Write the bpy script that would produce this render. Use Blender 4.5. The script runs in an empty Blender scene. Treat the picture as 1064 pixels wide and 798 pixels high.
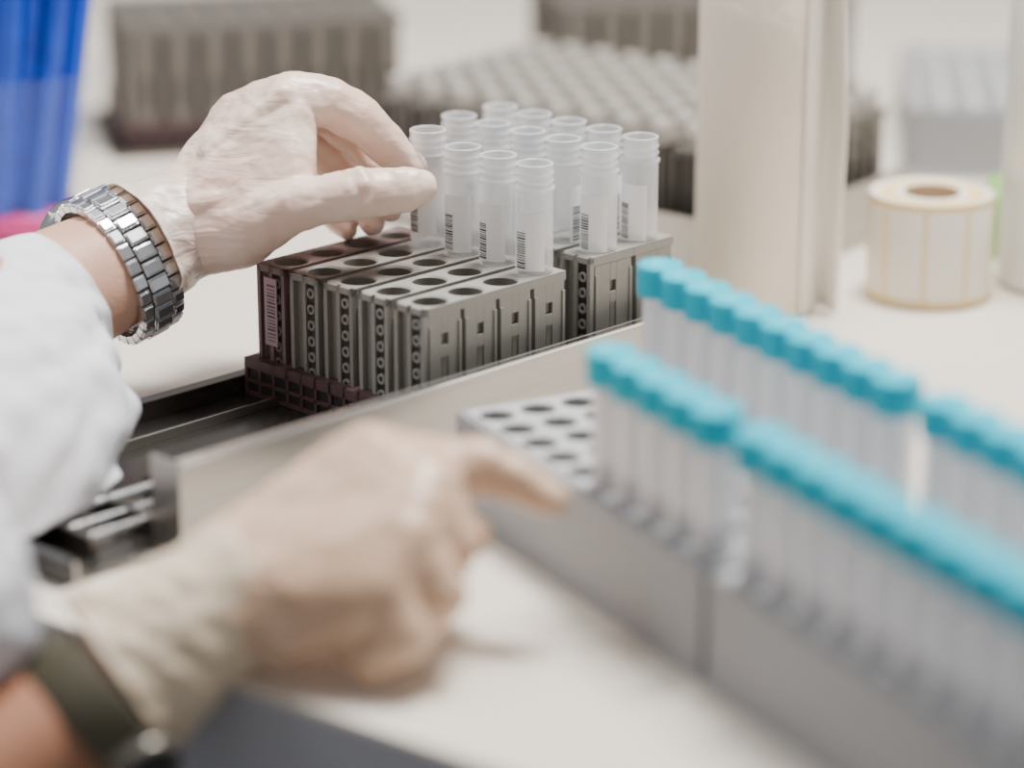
import bpy, bmesh, math, random
from mathutils import Vector, Matrix, noise
random.seed(4)
D2R=math.pi/180
# ---------------------------------------------------------------- materials
def mat(name,col,rough=.5,metal=0,var=.06,vscale=60,bump=0,bscale=200,alpha=1,sss=0,trans=0,spec=.5,stretch=(1,1,1),coat=0):
    m=bpy.data.materials.new(name); m.use_nodes=True
    nt=m.node_tree; b=nt.nodes['Principled BSDF']
    tc=nt.nodes.new('ShaderNodeTexCoord'); mp=nt.nodes.new('ShaderNodeMapping')
    mp.inputs['Scale'].default_value=stretch
    nt.links.new(tc.outputs['Object'],mp.inputs['Vector'])
    n=nt.nodes.new('ShaderNodeTexNoise'); n.inputs['Scale'].default_value=vscale; n.inputs['Detail'].default_value=4
    nt.links.new(mp.outputs[0],n.inputs['Vector'])
    mx=nt.nodes.new('ShaderNodeMix'); mx.data_type='RGBA'
    mx.inputs[6].default_value=(*[max(0,c*(1-var)) for c in col],1)
    mx.inputs[7].default_value=(*[min(1,c*(1+var)) for c in col],1)
    nt.links.new(n.outputs['Fac'],mx.inputs[0]); nt.links.new(mx.outputs[2],b.inputs['Base Color'])
    b.inputs['Roughness'].default_value=rough; b.inputs['Metallic'].default_value=metal
    b.inputs['Alpha'].default_value=alpha
    b.inputs['Specular IOR Level'].default_value=spec
    b.inputs['Coat Weight'].default_value=coat
    b.inputs['Transmission Weight'].default_value=trans
    if sss:
        b.inputs['Subsurface Weight'].default_value=sss
        b.inputs['Subsurface Radius'].default_value=(1,.5,.35); b.inputs['Subsurface Scale'].default_value=.006
    if bump:
        n2=nt.nodes.new('ShaderNodeTexNoise'); n2.inputs['Scale'].default_value=bscale; n2.inputs['Detail'].default_value=5
        nt.links.new(mp.outputs[0],n2.inputs['Vector'])
        bp=nt.nodes.new('ShaderNodeBump'); bp.inputs['Strength'].default_value=bump; bp.inputs['Distance'].default_value=.001
        nt.links.new(n2.outputs['Fac'],bp.inputs['Height']); nt.links.new(bp.outputs[0],b.inputs['Normal'])
    return m
def glove_mat(name,col,tint,sss):
    """thin latex: skin-coloured patches showing through, fine directional creases"""
    m=mat(name,col,.36,var=.05,vscale=28,sss=sss)
    nt=m.node_tree; b=nt.nodes['Principled BSDF']
    tc=nt.nodes.new('ShaderNodeTexCoord')
    n=nt.nodes.new('ShaderNodeTexNoise'); n.inputs['Scale'].default_value=32; n.inputs['Detail'].default_value=3
    nt.links.new(tc.outputs['Object'],n.inputs['Vector'])
    cr=nt.nodes.new('ShaderNodeValToRGB'); cr.color_ramp.elements[0].position=.36; cr.color_ramp.elements[1].position=.68
    cr.color_ramp.elements[0].color=(*tint,1); cr.color_ramp.elements[1].color=(*col,1)
    nt.links.new(n.outputs['Fac'],cr.inputs[0]); nt.links.new(cr.outputs[0],b.inputs['Base Color'])
    mp=nt.nodes.new('ShaderNodeMapping'); mp.inputs['Rotation'].default_value=(0,0,-.9); mp.inputs['Scale'].default_value=(.35,1.6,1)
    nt.links.new(tc.outputs['Object'],mp.inputs['Vector'])
    n2=nt.nodes.new('ShaderNodeTexNoise'); n2.inputs['Scale'].default_value=80; n2.inputs['Detail'].default_value=3; n2.inputs['Distortion'].default_value=1.0
    nt.links.new(mp.outputs[0],n2.inputs['Vector'])
    rg=nt.nodes.new('ShaderNodeValToRGB'); rg.color_ramp.elements[0].position=.35; rg.color_ramp.elements[1].position=.62
    nt.links.new(n2.outputs['Fac'],rg.inputs[0])
    sx=nt.nodes.new('ShaderNodeSeparateXYZ'); nt.links.new(tc.outputs['Object'],sx.inputs[0])
    mr=nt.nodes.new('ShaderNodeMapRange'); mr.inputs['From Min'].default_value=-.06; mr.inputs['From Max'].default_value=.01
    mr.inputs['To Min'].default_value=.5; mr.inputs['To Max'].default_value=.17
    nt.links.new(sx.outputs['X'],mr.inputs['Value'])
    bp=nt.nodes.new('ShaderNodeBump'); bp.inputs['Distance'].default_value=.0012
    nt.links.new(mr.outputs[0],bp.inputs['Strength'])
    nt.links.new(rg.outputs[0],bp.inputs['Height']); nt.links.new(bp.outputs[0],b.inputs['Normal'])
    return m
M_table=mat('table_laminate',(.77,.695,.605),.45,var=.03,vscale=8,bump=.05)
M_tedge=mat('table_edge',(.36,.365,.40),.5)
M_floor=mat('floor_vinyl',(.35,.36,.38),.5)
M_wall=mat('wall_paint',(.8,.79,.76),.7)
M_gray=mat('carrier_grey',(.29,.277,.248),.5,var=.08,vscale=90,bump=.1,bscale=900)
M_gray2=mat('carrier_grey_warm',(.235,.215,.19),.5,var=.08,vscale=90)
M_bgc=mat('carrier_brown_grey',(.15,.134,.116),.5,var=.12,vscale=60)
M_bgs=mat('adapter_light',(.27,.245,.21),.45,var=.1)
M_redrefl=mat('carrier_red_reflection',(.15,.095,.095),.5,var=.08)  # reddish reflection off the glove, put into the end carrier's colour
M_hole=mat('carrier_hole_inner',(.22,.20,.172),.6)
M_dark=mat('carrier_painted_shade',(.022,.020,.018),.6)  # near-black sheets behind slots and ribs; the recess shade is painted in
M_base=mat('base_maroon',(.095,.05,.053),.45)
M_steel=mat('brushed_steel',(.40,.38,.355),.30,metal=.95,var=.18,vscale=40,stretch=(.3,6,6),bump=.05)
M_steeld=mat('tray_steel_dark',(.17,.155,.14),.25,metal=.9,var=.2,vscale=30)
M_chrome=mat('chrome',(.72,.72,.73),.15,metal=1,var=.03)
M_watch=mat('watch_steel',(.74,.75,.78),.27,metal=1,var=.05)
M_black=mat('black_plastic',(.02,.02,.022),.4)
M_label=mat('label_paper',(.93,.92,.91),.6,var=.02)
M_plabel=mat('label_mauve',(.40,.27,.32),.6,var=.02)
M_ink=mat('barcode_ink',(.04,.04,.045),.6)
M_tube=mat('tube_polypropylene',(.95,.96,.98),.18,var=.02,alpha=.44,spec=.8)
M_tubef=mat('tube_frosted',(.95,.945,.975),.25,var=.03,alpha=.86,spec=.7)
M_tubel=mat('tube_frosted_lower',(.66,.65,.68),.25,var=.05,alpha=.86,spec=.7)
M_liq=mat('sample_fluid',(.33,.34,.37),.3,var=.05,alpha=.9)
M_cap=mat('cap_cyan',(.0,.50,.66),.5,var=.04,spec=.25)
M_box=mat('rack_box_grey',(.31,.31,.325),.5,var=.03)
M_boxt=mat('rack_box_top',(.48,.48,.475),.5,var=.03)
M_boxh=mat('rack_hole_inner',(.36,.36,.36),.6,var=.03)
M_glove=glove_mat('latex_glove',(.88,.71,.60),(.80,.56,.46),.22)
M_glove2=glove_mat('latex_glove_dull',(.70,.485,.34),(.63,.41,.275),.15)
M_cuff2=mat('latex_cuff_dull',(.70,.57,.42),.5,var=.1,vscale=30,bump=.4,bscale=120)
M_skin=mat('skin',(.62,.36,.26),.5,var=.12,vscale=50,bump=.3,bscale=500,sss=.2)
M_skin2=mat('skin_tanned',(.42,.19,.11),.5,var=.1,vscale=50,sss=.15)
M_coat=mat('coat_cotton',(.82,.82,.87),.85,var=.03,bump=.35,bscale=900,sss=.05)
M_strap=mat('strap_olive',(.075,.066,.040),.7,var=.15)
M_wsteel=mat('watch_case_dark',(.24,.22,.19),.35,metal=.8)
M_paper=mat('paper_towel',(.88,.79,.67),.9,var=.03,bump=1,bscale=110)
M_paperw=mat('paper_white',(.88,.84,.77),.9,var=.02,bump=.6,bscale=110)
M_roll=mat('roll_backing',(.86,.66,.30),.6,var=.04)
M_core=mat('roll_cardboard',(.20,.11,.05),.8)
M_rlabel=mat('roll_label',(.87,.82,.74),.55,var=.02)
M_white=mat('white_plastic',(.85,.85,.84),.35,var=.02)
M_blue=mat('pipette_blue',(.004,.07,.60),.35,var=.35,vscale=60)
M_clear=mat('clear_plastic',(.20,.30,.66),.08,var=.02,alpha=.075,spec=1)
M_mag=mat('magenta_plastic',(.75,.005,.22),.35)
M_green=mat('green_plastic',(.25,.55,.10),.5)
# ---------------------------------------------------------------- mesh builder
class MB:
    def __init__(s): s.v=[]; s.f=[]; s.m=[]; s.mats=[]; s.sm=[]
    def mi(s,m):
        if m not in s.mats: s.mats.append(m)
        return s.mats.index(m)
    def add(s,vs,fs,m,M=None,smooth=False):
        o=len(s.v); i=s.mi(m)
        for p in vs:
            p=Vector(p); s.v.append(tuple(M@p if M else p))
        for f in fs: s.f.append([o+k for k in f]); s.m.append(i); s.sm.append(smooth)
    def box(s,x0,x1,y0,y1,z0,z1,m,M=None):
        vs=[(x,y,z) for z in(z0,z1) for y in(y0,y1) for x in(x0,x1)]
        s.add(vs,[(0,2,3,1),(4,5,7,6),(0,1,5,4),(2,6,7,3),(0,4,6,2),(1,3,7,5)],m,M)
    def lathe(s,prof,m,M=None,n=28,a0=0,a1=2*math.pi,smooth=True,cx=0,cy=0):
        full=abs(a1-a0-2*math.pi)<1e-6; k=n if full else n+1
        vs=[];fs=[]
        for r,z in prof:
            for i in range(k):
                a=a0+(a1-a0)*i/n; vs.append((cx+r*math.cos(a),cy+r*math.sin(a),z))
        for j in range(len(prof)-1):
            for i in range(n):
                i2=(i+1)%k
                fs.append((j*k+i,j*k+i2,(j+1)*k+i2,(j+1)*k+i))
        s.add(vs,fs,m,M,smooth)
    def cyl(s,p0,p1,r,m,n=16):
        p0=Vector(p0);p1=Vector(p1);d=p1-p0
        M=Matrix.Translation(p0)@d.to_track_quat('Z','Y').to_matrix().to_4x4()
        s.lathe([(0,0),(r,0),(r,d.length),(0,d.length)],m,M,n,smooth=False)
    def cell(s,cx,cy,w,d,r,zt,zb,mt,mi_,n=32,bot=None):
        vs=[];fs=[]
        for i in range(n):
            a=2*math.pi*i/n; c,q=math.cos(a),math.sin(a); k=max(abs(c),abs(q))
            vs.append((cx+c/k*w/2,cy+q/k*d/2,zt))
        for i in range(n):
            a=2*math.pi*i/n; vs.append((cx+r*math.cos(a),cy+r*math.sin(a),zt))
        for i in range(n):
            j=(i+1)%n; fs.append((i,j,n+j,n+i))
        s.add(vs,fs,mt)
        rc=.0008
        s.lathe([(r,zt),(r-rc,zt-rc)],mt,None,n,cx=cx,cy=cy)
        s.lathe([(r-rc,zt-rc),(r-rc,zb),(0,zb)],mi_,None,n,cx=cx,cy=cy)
    def build(s,name,loc=(0,0,0),rot=(0,0,0),bevel=0,parent=None):
        me=bpy.data.meshes.new(name); me.from_pydata(s.v,[],s.f)
        for m in s.mats: me.materials.append(m)
        me.polygons.foreach_set('material_index',s.m); me.polygons.foreach_set('use_smooth',s.sm)
        me.update()
        o=bpy.data.objects.new(name,me); bpy.context.collection.objects.link(o)
        o.location=loc; o.rotation_euler=rot
        if bevel:
            b=o.modifiers.new('bevel','BEVEL'); b.width=bevel; b.segments=2; b.limit_method='ANGLE'; b.angle_limit=60*D2R
        if parent: o.parent=parent
        return o
def empty(name):
    e=bpy.data.objects.new(name,None); bpy.context.collection.objects.link(e); e.empty_display_size=.02; return e
A1=45.5*D2R
e1=Vector((math.cos(A1),math.sin(A1),0)); e2=Vector((-math.sin(A1),math.cos(A1),0))
# ---------------------------------------------------------------- room
def slab(name,x0,x1,y0,y1,z0,z1,m,loc=(0,0,0),rz=0,bevel=0):
    b=MB(); b.box(x0,x1,y0,y1,z0,z1,m); return b.build(name,loc,(0,0,rz),bevel)
slab('floor',-4,4,-4,4,-.80,-.75,M_floor)
slab('wall_back',-4,4,3.6,3.7,-.75,2.2,M_wall)
b=MB(); b.box(-1.0,1.9,0,1.9,-.003,0,M_table)
b.box(-1.0,1.9,0,1.9,-.035,-.003,M_tedge)
b.box(-.97,1.87,.02,1.87,-.32,-.035,M_tedge)
for x in(-.9,1.75):
    for y in(.06,1.75): b.box(x,x+.06,y,y+.06,-.75,-.30,M_tedge)
b.build('lab_table',(-.077,-.332,0),(0,0,-37.4*D2R),.0008)
# ---------------------------------------------------------------- tube carriers
def carrier(b,x0,y0,n,px,T,z0,z1,mt,nh=32,detail=True,r=.0080,split=.055):
    for i in range(n):
        xa=x0+i*px; xc=xa+px/2
        b.cell(xc,y0+T/2,px,T,min(r,T*.46),z1,z1-.030,mt,M_hole,nh)
        b.box(xa,xa+px,y0,y0+.0008,z1-.004,z1-.0001,mt); b.box(xa,xa+px,y0+T-.0008,y0+T,z1-.004,z1-.0001,mt)
        g=px*split; a,c=xa+g,xa+px-g
        t=.0014
        for ys in (0,1):
            ya,yb=(y0,y0+t) if ys==0 else (y0+T-t,y0+T)
            w=.0020
            b.box(a,xc-w,ya,yb,z0,z1-.004,mt); b.box(xc+w,c,ya,yb,z0,z1-.004,mt)
            b.box(xc-w,xc+w,ya,yb,z0,z0+.014,mt)
            b.box(xc-w,xc+w,ya,yb,z1-.022,z1-.017,mt)
            b.box(xc-w,xc+w,ya,yb,z1-.012,z1-.004,mt)
            if detail and ys==0:
                b.box(xc-w*.6,xc+w,ya+.0005,yb,z0+.014,z1-.022,mt)
                b.box(a,a+.0016,ya-.0007,ya,z0,z1-.008,mt); b.box(c-.0016,c,ya-.0007,ya,z0,z1-.008,mt)
        b.box(a,a+t,y0+t,y0+T-t,z0,z1-.004,mt); b.box(c-t,c,y0+t,y0+T-t,z0,z1-.004,mt)
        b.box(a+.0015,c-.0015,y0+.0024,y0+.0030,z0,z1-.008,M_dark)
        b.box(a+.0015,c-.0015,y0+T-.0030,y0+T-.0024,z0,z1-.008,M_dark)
    xe=x0-.0016; ym=y0+T*.28
    b.box(xe,x0+.001,y0,y0+T*.12,z0,z1-.0001,mt)
    b.box(xe,x0+.001,y0+T*.44,y0+T*.56,z0,z1-.0001,mt)
    b.box(xe,x0+.001,y0+T*.88,y0+T,z0,z1-.0001,mt)
    b.box(xe,x0+.001,y0,y0+T,z1-.003,z1-.0001,mt); b.box(xe,x0+.001,y0,y0+T,z0,z0+.004,mt)
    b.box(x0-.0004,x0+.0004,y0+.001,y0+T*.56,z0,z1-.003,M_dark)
    vs=[];fs=[]
    for k in range(9):
        a=math.pi*k/8; yy=y0+T*.72+T*.16*math.cos(a); xx=x0+.0055*math.sin(a)
        vs+= [(xx,yy,z0),(xx,yy,z1-.003)]
    for k in range(8): fs.append((2*k,2*k+1,2*k+3,2*k+2))
    b.add(vs,fs,M_gray2 if detail else M_dark,None,True)
    if detail:
        for k in range(6):
            z=z0+.007+k*.0070
            b.lathe([(.0012,-.0005),(.0012,.0012),(.0023,.0012),(.0023,-.0005)],mt,Matrix.Translation((x0-.0002,ym,z))@Matrix.Rotation(-math.pi/2,4,'Y'),14)
def base(b,x0,x1,y0,y1,z0,z1,m):
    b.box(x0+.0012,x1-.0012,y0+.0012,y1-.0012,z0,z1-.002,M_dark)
    b.box(x0,x1,y0,y1,z1-.0045,z1,m); b.box(x0,x1,y0,y1,z0,z0+.002,m)
    b.box(x0,x1,y0,y1,z0+.006,z0+.0075,m)
    k=int((y1-y0)/.0085)
    for i in range(k+1):
        y=y0+(y1-y0-.0016)*i/k
        b.box(x0,x0+.0015,y,y+.0016,z0,z1,m)
    k=int((x1-x0)/.0085)
    for i in range(k+1):
        x=x0+(x1-x0-.0016)*i/k
        b.box(x,x+.0016,y0,y0+.0015,z0,z1,m)
CP=Vector((-.0344,-.0921,0)); PX=.0204; PY=.0213
b=MB()
base(b,-.006,4*PX+.002,-.0015,5*PY+.001,.0022,.019,M_base)
for j in range(5):
    carrier(b,0,j*PY,4,PX,.0176,.012,.061,[M_gray,M_gray,M_gray2,M_gray2,M_redrefl][j])
b.box(-.0022,-.0016,4*PY+.0045,4*PY+.0125,.026,.056,M_plabel)
for k in range(17):
    z=.028+k*.0015+random.random()*.0003
    b.box(-.0024,-.0022,4*PY+.0055,4*PY+.0105,z,z+.0003+.0005*random.random(),M_ink)
b.build('tube_carrier_rack',CP,(0,0,A1),.00035)
X2=4*PX+.0165; PX2=.0260
b=MB(); base(b,-.003,2*PX2+.002,-.0015,5*PY+.001,.0022,.019,M_base)
for j in range(5): carrier(b,0,j*PY,2,PX2,.0176,.012,.063,M_gray)
b.build('tube_carrier_rack.001',CP+e1*X2,(0,0,A1),.00035)
# ---------------------------------------------------------------- open sample tubes
def stube(b,x,y,z0,z1,label=0,r=.0080,M=None):
    T=Matrix.Translation((x,y,0)); T=M@T if M else T
    p=[(0,z0),(r*.5,z0+.0006),(r*.85,z0+.003),(r*.88,z0+.007),(r*.88,z0+.026),(r,z0+.030),(r,z1-.012),(r+.0001,z1-.0115),(r+.0007,z1-.011),(r+.0007,z1-.0100),(r-.0003,z1-.0094),
       (r-.0003,z1-.0078),(r+.0002,z1-.0074),(r+.0002,z1-.0068),(r-.0003,z1-.0064),(r-.0003,z1-.0048),(r+.0002,z1-.0044),(r+.0002,z1-.0038),(r-.0003,z1-.0034),(r-.0002,z1-.001),(r+.0001,z1-.0003),(r-.0003,z1),(r-.0012,z1),(r-.0014,z1-.0006),(r-.0014,z1-.010)]
    b.lathe(p,M_tube,T,36)
    if label:
        c=label
        b.lathe([(r+.00015,z1-.0450),(r+.00015,z1-.020)],M_label,T,18,(c-48)*D2R,(c+55)*D2R)
        z=z1-.0440
        while z<z1-.0285:
            w=random.choice((.0003,.0004,.0007)); b.lathe([(r+.00028,z),(r+.00028,z+w)],M_ink,T,8,(c-38)*D2R,(c-4)*D2R)
            z+=w+random.choice((.0004,.0005,.0007))
b=MB()
def cpos(x,j): p=CP+e1*x+e2*(j*PY+.0088); return p.x,p.y
for j in range(3):
    x,y=cpos(3.5*PX,j); stube(b,x,y,.0315,.108,[-114,-124,-118][j])
for j in range(5):
    x,y=cpos(X2+.5*PX2,j); stube(b,x,y,.0335,.1085,[-120,-20,-110,-15,-30][j])
    x,y=cpos(X2+1.5*PX2,j); stube(b,x,y,.0335,.1085,[-124,-25,-130,-10,-100][j])
b.build('sample_tubes')
b=MB(); x,y=cpos(3.5*PX,3); HT=(x,y)
stube(b,x,y,.034,.112,-120)
b.build('sample_tube')
# ---------------------------------------------------------------- steel tray
TP=Vector((-.1246,-.2021,0))
b=MB()
b.box(-.045,.34,.0,.124,.0004,.002,M_steeld)
b.box(0,.30,-.0015,.0,.0004,.036,M_steel)
b.box(0,.30,-.005,-.0015,.0346,.036,M_chrome)
b.box(-.0015,0,-.005,.012,.0004,.036,M_steel)
b.box(-.045,.34,.122,.1235,.002,.010,M_steeld); b.box(-.045,.34,.1235,.129,.0088,.010,M_steel)
b.box(-.047,-.045,0,.124,.0004,.008,M_steel)
b.box(-.045,.135,.098,.0992,.002,.006,M_steel)
for k,(yy,rr) in enumerate([(.018,.0016),(.030,.0016),(.044,.0024)]):
    b.cyl((-.03,yy,.008),(.028,yy,.008),rr,M_chrome)
for xx in(-.03,.0,.026): b.box(xx,xx+.003,.012,.052,.002,.010,M_steeld)
b.box(-.024,.02,.056,.092,.002,.0035,M_steel)
b.box(-.052,-.047,.0,.06,.0004,.010,M_black)
b.build('steel_rack_tray',TP,(0,0,A1),.0003)
# ---------------------------------------------------------------- grey 5x10 boxes with capped tubes
AB=27.2*D2R
eb=Vector((-math.sin(AB),math.cos(AB),0)); nb=Vector((math.cos(AB),math.sin(AB),0))
PB=.0178; MG=.0030
def boxrack(name,loc,rz,h=.04,nx=5,ny=10):
    b=MB(); W=nx*PB+2*MG; L=ny*PB+2*MG
    for i in range(nx):
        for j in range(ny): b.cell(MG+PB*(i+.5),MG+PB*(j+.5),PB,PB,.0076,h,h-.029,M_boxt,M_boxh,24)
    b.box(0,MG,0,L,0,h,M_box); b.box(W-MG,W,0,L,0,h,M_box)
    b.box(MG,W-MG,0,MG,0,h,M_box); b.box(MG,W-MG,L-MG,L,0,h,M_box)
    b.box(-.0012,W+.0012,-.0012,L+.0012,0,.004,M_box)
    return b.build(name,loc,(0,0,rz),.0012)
BC=Vector((.0348,-.2410,0))-nb*(MG+PB*.5)-eb*(MG+PB*4.5); LB=10*PB+2*MG
boxrack('tube_storage_rack',BC,AB)
BC2=BC-eb*(LB+.004); boxrack('tube_storage_rack.001',BC2,AB)
def captube(b,x,y):
    T=Matrix.Translation((x,y,0)); r=.0068
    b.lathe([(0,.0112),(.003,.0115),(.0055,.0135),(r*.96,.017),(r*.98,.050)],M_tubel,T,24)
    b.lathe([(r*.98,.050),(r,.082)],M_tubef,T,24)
    b.lathe([(0,.0125),(.0045,.014),(.0060,.018),(.0060,.046),(0,.046)],M_liq,T,16)
    b.lathe([(r,.0785),(.0086,.0785),(.0088,.080),(.0088,.0897),(.0082,.0907),(.0066,.0907),(.0060,.0898),(0,.0898)],M_cap,T,28)
    for k in range(14):
        a=k*2*math.pi/14; b.box(.0086,.0090,-.0006,.0006,.0800,.0893,M_cap,T@Matrix.Rotation(a,4,'Z'))
b=MB()
for (C,rows) in((BC,{0:range(0,5),4:range(0,10)}),(BC2,{0:range(0,10),4:range(0,10)})):
    for i,js in rows.items():
        for j in js:
            p=C+nb*(MG+PB*(i+.5))+eb*(MG+PB*(j+.5)); captube(b,p.x,p.y)
b.build('blue_capped_tubes')
# ---------------------------------------------------------------- background
def bgrack(name,loc,rz,rows,cols,rail=True,z=0,mt=M_bgc,h=.061,gap=.0185,sleeve=M_bgs):
    b=MB()
    W=rows*PY
    b.box(-.012,cols*PX+.006,-.012,W+.012,z+.0004,z+.003,M_steeld)
    base(b,-.003,cols*PX+.002,-.0015,W+.001,z+.003,z+.019,M_base)
    for j in range(rows):
        carrier(b,0,j*PY,cols,PX,gap,z+.012,z+h,mt,16,False,split=.12)
        for i in range(cols):
            if sleeve: b.lathe([(.0060,z+h-.004),(.0068,z+h+.010),(.0056,z+h+.010),(.0052,z+h-.02),(0,z+h-.02)],sleeve,None,14,cx=(i+.5)*PX,cy=j*PY+gap/2)
    if rail:
        b.box(-.014,-.012,-.012,W+.012,z+.003,z+.034,M_steel); b.box(-.012,cols*PX+.006,-.014,-.012,z+.0004,z+.034,M_steel)
    return b.build(name,loc,(0,0,rz),0)
bgrack('background_carrier_rack',(.108,.158,0),52*D2R,11,7,h=.064,gap=.0140)
bgrack('background_carrier_rack.001',(-.222,.43,0),14*D2R,5,8,False,h=.075,gap=.015,sleeve=None)
bgrack('background_carrier_rack.002',(.03,.50,0),10*D2R,5,9,False,h=.075,gap=.015,sleeve=None)
boxrack('tube_storage_rack.002',(.222,.375,0),-6*D2R)
# paper towel roll with a loose tail
b=MB(); R=.0285
b.lathe([(.012,.0),(R,.0),(R,.27),(.012,.27),(.012,0)],M_paper,None,64)
vs=[];fs=[];n=26
for i in range(n+1):
    t=i/n; a=-48*D2R+t*60*D2R
    if t<.6: rr=R+.0012; x=rr*math.cos(a); y=rr*math.sin(a)
    else:
        k=(t-.6)/.4; a0=-48*D2R+.6*60*D2R; x=(R+.0012)*math.cos(a0)+k*.010; y=(R+.0012)*math.sin(a0)-.008*k+.003*math.sin(k*6)
    for q,z in enumerate((.0015,.09,.18,.27)): vs.append((x+ (0.002*math.sin(z*25) if t>.6 else 0),y,z))
for i in range(n):
    for q in range(3): fs.append((i*4+q,i*4+4+q,i*4+5+q,i*4+1+q))
b.add(vs,fs,M_paperw,None,True)
o=b.build('paper_towel_roll',(.1155,.120,0)); s=o.modifiers.new('s','SOLIDIFY'); s.thickness=.0005
# label roll
b=MB(); R=.030
b.lathe([(.0125,.001),(R*.985,.001),(R,.002),(R,.050),(R*.985,.0515)],M_rlabel,None,64)
b.lathe([(R*.985,.0515),(R*.86,.0510)],M_rlabel,None,64); b.lathe([(R*.86,.0510),(R*.6,.0512)],M_roll,None,64); b.lathe([(R*.6,.0512),(.0135,.0512)],M_rlabel,None,64)
b.lathe([(.0135,.0520),(.0118,.0520),(.0118,.001)],M_core,None,32); b.lathe([(0,.003),(.0118,.003)],M_core,None,32)
for z in(.0015,.0485): b.lathe([(R+.0001,z),(R+.0001,z+.0030)],M_roll,None,64)
for k in range(9): b.box(R-.0001,R+.00025,-.0009,.0009,.002,.050,M_roll,Matrix.Rotation(k*2*math.pi/9+.3,4,'Z'))
b.build('label_roll',(.202,.140,0))
b=MB(); b.lathe([(0,0),(.030,0),(.033,.003),(.033,.15),(.028,.17),(.016,.18),(.016,.20),(0,.20)],M_white,None,48)
b.build('white_bottle',(.272,.16,0))
b=MB(); b.lathe([(0,0),(.012,0),(.013,.002),(.013,.030),(.010,.034),(.006,.036),(.006,.04),(0,.04)],M_green,None,24)
b.build('green_dropper_bottle',(.248,.215,0))
# pipettes in clear cup
b=MB()
b.lathe([(0,.001),(.030,.001),(.031,.006),(.046,.088),(.0465,.089),(.045,.088),(.030,.006)],M_clear,None,40)
b.lathe([(0,.0025),(.0288,.0025),(.0302,.014),(.0,.014)],M_mag,None,32)
for k in range(16):
    a=k*2*math.pi/16+.2; rr=(.025 if k%2 else .016) if k else 0
    p0=Vector((rr*.9*math.cos(a)-.002,rr*.9*math.sin(a),.0145)); p1=Vector((rr*1.35*math.cos(a+.3)+.010,rr*1.35*math.sin(a+.3),.17+.01*(k%3)))
    b.cyl(p0,p1,.0058,M_blue,12)
    d=(p1-p0).normalized(); b.cyl(p1,p1+d*.02,.0035,M_blue,10)
b.build('pipette_cup',(-.258,.262,0))
# ---------------------------------------------------------------- person: gloved hands, forearms, coat, watches
person=empty('lab_technician')
def sph(c,r,n=14):
    out=[]
    for i in range(n+1):
        t=math.pi*i/n
        for k in range(n*2 if 0<i<n else 1):
            p=2*math.pi*k/(n*2)
            out.append(Vector((c[0]+r*math.sin(t)*math.cos(p),c[1]+r*math.sin(t)*math.sin(p),c[2]+r*math.cos(t))))
    return out
class Org:   # organic body made of fused, tapered masses
    def __init__(s,S): s.bm=bmesh.new(); s.S=S
    def hull(s,*sp):
        S=s.S; b2=bmesh.new()
        for (x,y,z,r) in sp:
            for p in sph((x*S,y*S,z*S),r*S): b2.verts.new(p)
        g=bmesh.ops.convex_hull(b2,input=b2.verts[:])
        dead=[v for v in b2.verts if not v.link_faces]
        bmesh.ops.delete(b2,geom=dead,context='VERTS')
        me=bpy.data.meshes.new('t'); b2.to_mesh(me); b2.free(); s.bm.from_mesh(me); bpy.data.meshes.remove(me)
    def chain(s,*sp):
        for a,b_ in zip(sp,sp[1:]): s.hull(a,b_)
    def build(s,name,m,loc,vox=.0011,it=6,disp=0,dscale=.01):
        me=bpy.data.meshes.new(name); s.bm.to_mesh(me); s.bm.free(); me.materials.append(m)
        o=bpy.data.objects.new(name,me); bpy.context.collection.objects.link(o)
        o.location=loc; o.rotation_euler=(72*D2R,0,0)
        r=o.modifiers.new('r','REMESH'); r.mode='VOXEL'; r.voxel_size=vox; r.use_smooth_shade=True
        q=o.modifiers.new('s','SMOOTH'); q.factor=.5; q.iterations=it
        if disp:
            tx=bpy.data.textures.new(name+'_folds','CLOUDS'); tx.noise_scale=dscale; tx.noise_depth=2
            d=o.modifiers.new('d','DISPLACE'); d.texture=tx; d.strength=disp; d.mid_level=.5
        o.parent=person; return o
R72=Matrix.Rotation(72*D2R,3,'X')
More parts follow.
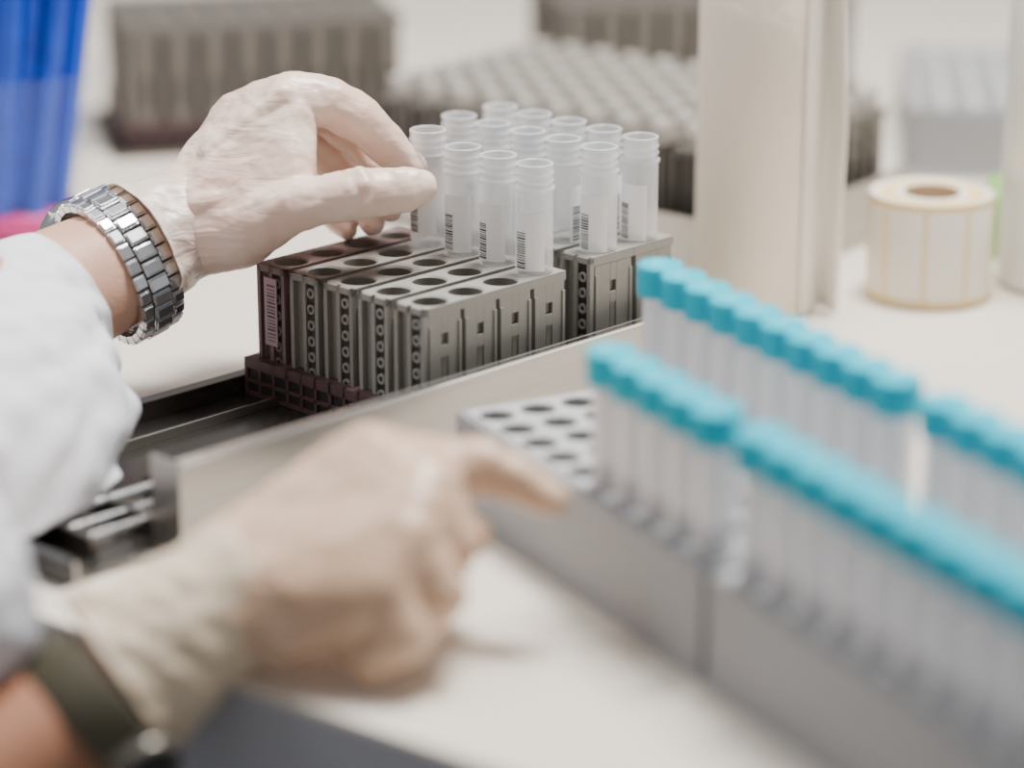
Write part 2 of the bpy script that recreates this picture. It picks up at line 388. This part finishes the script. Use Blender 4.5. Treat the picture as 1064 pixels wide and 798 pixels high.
def loft(name,S,path,m,loc,n=56,amp=.02,freq=3,thick=.0012,sub=10,parent=person,seed=0,rim=0,zmin=None):
    """path: list of (x,y,z,ra,rb); ra in-plane radius, rb depth radius; cloth rests on surfaces at zmin"""
    pts=[]
    P=[Vector(p[:3]) for p in path]
    for i in range(len(path)-1):
        for k in range(sub):
            t=k/sub
            def cr(f):
                a=f(max(i-1,0));b0=f(i);c=f(i+1);d=f(min(i+2,len(path)-1))
                return .5*((2*b0)+(c-a)*t+(2*a-5*b0+4*c-d)*t*t+(-a+3*b0-3*c+d)*t*t*t)
            pts.append((cr(lambda q:P[q]),cr(lambda q:path[q][3]),cr(lambda q:path[q][4])))
    pts.append((P[-1],path[-1][3],path[-1][4]))
    vs=[];fs=[]
    N=len(pts)
    for i,(c,ra,rb) in enumerate(pts):
        d=(pts[min(i+1,N-1)][0]-pts[max(i-1,0)][0]).normalized()
        u=Vector((0,0,1)).cross(d).normalized(); w=d.cross(u).normalized()
        flare=1+rim*max(0,1-(N-1-i)/2.0)
        for k in range(n):
            a=2*math.pi*k/n
            q=c+u*ra*math.cos(a)+w*rb*math.sin(a)
            nn=noise.noise(Vector((q.x*.012*freq/3+seed,q.y*.02*freq/3,q.z*.012)))*.6+noise.noise(Vector((q.x*.03+seed,q.y*.045,q.z*.03)))*.4
            f=(1+amp*3*nn)*flare
            p=(c+u*ra*f*math.cos(a)+w*rb*f*math.sin(a))*S
            if zmin is not None:
                pw=R72@p+Vector(loc)
                if pw.z<zmin: pw.z=zmin+(pw.z-zmin)*.06; p=R72.transposed()@(pw-Vector(loc))
            vs.append(p)
    for i in range(N-1):
        for k in range(n):
            k2=(k+1)%n; fs.append((i*n+k,i*n+k2,(i+1)*n+k2,(i+1)*n+k))
    b=MB(); b.add(vs,fs,m,None,True)
    o=b.build(name,loc,(72*D2R,0,0),0,parent)
    s=o.modifiers.new('sol','SOLIDIFY'); s.thickness=thick; s.offset=0
    s=o.modifiers.new('sub','SUBSURF'); s.levels=1; s.render_levels=1
    return o
# ---- left hand (units: 0.406 mm), frame centred on the hand
S1=.000406; L1=Vector((-.0942,-.0226,.092))
def h(u,v,c,r): return (u-300,200-v,c,r)
g=Org(S1)
g.hull(h(160,240,-10,54),h(170,227,-42,46),h(225,198,-25,48),h(228,228,0,46))                      # wrist/carpus
g.hull(h(200,215,-20,46),h(250,122,-40,34),h(298,104,-14,30),h(288,100,-50,29),h(235,200,-70,36))       # back of hand
g.hull(h(240,190,-80,34),h(288,100,-50,28),h(276,116,-92,26),h(262,142,-125,24))
g.hull(h(215,222,-5,48),h(298,106,-12,30),h(302,214,26,28),h(250,238,12,40))                           # thenar + web
g.hull(h(165,242,-10,52),h(250,240,10,40),h(215,222,-5,48))
g.hull(h(250,190,-50,36),h(300,150,-70,22),h(290,190,-60,22))
# tendons / creases of the glove over the back of the hand
g.chain(h(225,165,0,22),h(262,128,6,17),h(296,102,4,19))
g.chain(h(210,215,34,14),h(250,205,32,12),h(290,192,28,10))
g.chain(h(300,103,-14,31),h(342,104,-22,26),h(373,122,-32,26),h(402,149,-48,21),h(424,170,-60,17))  # index
g.chain(h(288,102,-52,28),h(335,112,-80,23),h(368,138,-98,21),h(396,178,-92,17.5),h(402,212,-78,14.5))  # middle
g.chain(h(276,118,-92,26),h(325,146,-122,21),h(348,172,-128,19),h(370,205,-112,16.5),h(382,226,-92,14))  # ring
g.chain(h(262,142,-122,24),h(300,178,-148,18),h(322,200,-146,16),h(342,220,-128,14),h(354,232,-110,12.5)) # little
g.chain(h(255,236,18,38),h(304,216,34,30),h(338,210,36,25),h(372,203,34,27.5),h(398,201,28,25),h(420,199,23,24),h(437,196,17,19)) # thumb
g.hull(h(412,187,37,9),h(432,186,31,8),h(414,193,41,7),h(432,192,34,7))   # thumb nail under the latex
g.chain(h(376,184,46,9),h(382,196,56,8),h(380,212,52,8)); g.chain(h(364,186,46,8),h(366,200,56,7),h(364,216,50,7))  # knuckle creases
g.build('left_hand_glove',M_glove,L1,.0008,4,.0022,.012)
loft('left_glove_cuff',S1,[h(222,210,-28,0)[:3]+(42,40),h(195,227,-14,0)[:3]+(57,52),h(168,244,2,0)[:3]+(64,57),h(148,256,16,0)[:3]+(68,60)],M_glove,L1,amp=.035,freq=12,thick=.0005,rim=.03)
f=Org(S1)
f.chain(h(-300,560,560,105),h(-120,430,330,98),h(0,352,150,80),h(60,314,62,70),h(112,281,8,64))
f.chain(h(112,281,8,64),h(150,257,-12,55),h(200,225,-20,46))
f.build('left_forearm',M_skin,L1,.0014,8)
loft('left_coat_sleeve',S1,[h(-320,610,560,0)[:3]+(190,170),h(-140,530,420,0)[:3]+(170,155),h(-20,490,310,0)[:3]+(156,140),h(20,438,220,0)[:3]+(140,130),h(28,388,150,0)[:3]+(122,108),h(38,352,105,0)[:3]+(98,92),h(54,331,78,0)[:3]+(82,82),h(68,320,62,0)[:3]+(77,77)],M_coat,L1,n=96,amp=.05,freq=6,thick=.0024,sub=12,rim=.02,zmin=.0125)
# bracelet watch
def bracelet(name,S,loc,centre,axis,ra,rb,wid,nl,mlink,th,metal=True,face_a=None,face_r=46,mcase=None):
    mcase=mcase or M_watch
    e=empty(name); c=Vector(centre); A=Vector(axis).normalized(); U=Vector((0,0,1)).cross(A).normalized(); W=A.cross(U).normalized()
    b=MB()
    if metal:
        per=2*math.pi/nl
        for k in range(nl):
            a=k*per
            p=c+U*ra*math.cos(a)+W*rb*math.sin(a)
            t=(-U*ra*math.sin(a)+W*rb*math.cos(a)); ln=t.length*per; t.normalize()
            nn=t.cross(A).normalized()
            R=Matrix((A,t,nn)).transposed().to_4x4(); R.translation=p; R=Matrix.Scale(S,4)@R
            for (x0,x1,hh,dy) in((-wid/2,-wid*.24,th,0),(-wid*.21,wid*.21,th*1.2,.5),(wid*.24,wid/2,th,0)):
                y0=-ln*.45+dy*ln; y1=ln*.45+dy*ln
                b.box(x0,x1,y0,y1,-hh*.5,hh*.35,mlink,R); b.box(x0+wid*.02,x1-wid*.02,y0+ln*.1,y1-ln*.1,hh*.35,hh*.62,mlink,R)
    else:
        n=64; vs=[];fs=[]
        for k in range(n):
            a=2*math.pi*k/n; d=U*math.cos(a)*ra+W*math.sin(a)*rb; dn=d.normalized()
            for (o,x) in((0,-wid/2),(th,-wid/2*.96),(th,wid/2*.96),(0,wid/2)): vs.append((c+d+dn*o+A*x)*S)
        for k in range(n):
            k2=(k+1)%n
            for q in range(4): q2=(q+1)%4; fs.append((k*4+q,k*4+q2,k2*4+q2,k2*4+q))
        b.add(vs,fs,mlink,None,True)
    o=b.build('band',loc,(72*D2R,0,0),.00025,e)
    a=face_a; p=c+U*ra*math.cos(a)+W*rb*math.sin(a); t=(-U*ra*math.sin(a)+W*rb*math.cos(a)).normalized(); nn=t.cross(A).normalized()
    R=Matrix((A,t,nn)).transposed().to_4x4(); R.translation=p; R=Matrix.Scale(S,4)@R
    b=MB(); r=face_r
    b.lathe([(0,-6),(r*.9,-6),(r,-2),(r,12),(r*.93,17),(r*.82,18),(r*.80,15)],mcase,R,48); b.lathe([(r*.80,15),(0,15)],M_black,R,48)
    b.box(r,r+8,-5,5,1,9,mcase,R)
    for s in(-1,1): b.box(-wid*.45,wid*.45,s*r*.8-8,s*r*.8+8,-5,8,mcase,R)
    b.box(-1.5,1.5,0,r*.6,15.5,16.5,mcase,R); b.box(0,r*.45,-1.5,1.5,15.5,16.5,mcase,R)
    b.build('case',loc,(72*D2R,0,0),.0003,e)
    return e
bracelet('wristwatch',S1,L1,h(124,275,2,0)[:3],(.74,.44,-.50),76,68,52,28,M_watch,9,True,face_a=-.9)
# ---- right hand (units 0.321 mm)
S2=.000321; L2=Vector((-.0521,-.3013,.0432))
def k2(u,v,c,r): return (u-370,560-v,c,r)
g=Org(S2)
g.hull(k2(205,640,15,58),k2(245,585,-25,52),k2(255,635,15,50))
g.hull(k2(245,590,-30,54),k2(265,630,15,50),k2(445,492,-60,38),k2(440,515,-15,40),k2(380,480,-60,40))
g.hull(k2(255,620,10,52),k2(440,515,-15,40),k2(425,560,28,38),k2(400,612,50,36),k2(300,650,30,38))
g.hull(k2(300,600,-50,45),k2(420,560,-40,38),k2(390,620,0,38))
g.chain(k2(445,492,-60,36),k2(500,486,-62,30),k2(545,505,-56,25),k2(576,521,-50,20))
g.chain(k2(440,518,-15,38),k2(472,562,-5,31),k2(455,608,-25,26),k2(420,606,-45,23))
g.chain(k2(425,562,28,36),k2(458,615,34,29),k2(432,654,12,25),k2(392,640,-5,22))
g.chain(k2(400,612,50,33),k2(425,658,58,27),k2(390,682,42,23),k2(360,664,25,20))
g.chain(k2(290,590,-70,40),k2(370,548,-108,32),k2(440,548,-116,27),k2(488,562,-100,22))
g.build('right_hand_glove',M_glove2,L2,.0011,6,.0025,.014)
loft('right_glove_cuff',S2,[k2(270,598,-10,0)[:3]+(70,60),k2(210,640,8,0)[:3]+(76,66),k2(165,672,22,0)[:3]+(86,72),k2(125,700,32,0)[:3]+(98,80)],M_cuff2,L2,amp=.05,freq=10,thick=.0014,rim=.05)
f=Org(S2)
f.chain(k2(-330,1040,190,110),k2(-120,890,130,100),k2(20,790,75,84),k2(130,715,35,70),k2(215,640,10,56))
f.build('right_forearm',M_skin2,L2,.0018,8)
loft('right_coat_sleeve',S2,[k2(-500,800,330,0)[:3]+(190,160),k2(-240,690,200,0)[:3]+(170,140),k2(-90,620,100,0)[:3]+(130,110),k2(-15,590,30,0)[:3]+(108,92)],M_coat,L2,n=80,amp=.05,freq=4,thick=.002,sub=12,zmin=.012)
bracelet('wristwatch.001',S2,L2,k2(112,736,42,0)[:3],(.72,.62,-.12),86,80,62,26,M_strap,9,False,face_a=2.45,face_r=38,mcase=M_wsteel)
# ---------------------------------------------------------------- lights
def area(name,loc,target,size,power,col):
    l=bpy.data.lights.new(name,'AREA'); l.size=size; l.energy=power; l.color=col
    o=bpy.data.objects.new(name,l); bpy.context.collection.objects.link(o); o.location=loc
    o.rotation_euler=(Vector(target)-Vector(loc)).to_track_quat('-Z','Y').to_euler()
area('ceiling_light',(.30,.15,1.45),(.02,-.1,0),.45,58,(1,.98,.95))
area('ceiling_light.001',(-.9,.1,1.4),(0,0,0),.6,11,(.95,.97,1))
w=bpy.data.worlds.new('World'); bpy.context.scene.world=w; w.use_nodes=True
bg=w.node_tree.nodes['Background']; bg.inputs[0].default_value=(1,.99,.985,1); bg.inputs[1].default_value=.32
# ---------------------------------------------------------------- camera
cam=bpy.data.cameras.new('Camera'); co=bpy.data.objects.new('Camera',cam); bpy.context.collection.objects.link(co)
co.location=(0,-1.1889,.386); co.rotation_euler=(72*D2R,0,0)
cam.lens=100; cam.sensor_width=36; cam.clip_start=.01
cam.dof.use_dof=True; cam.dof.focus_distance=1.20; cam.dof.aperture_fstop=2.8
bpy.context.scene.camera=co
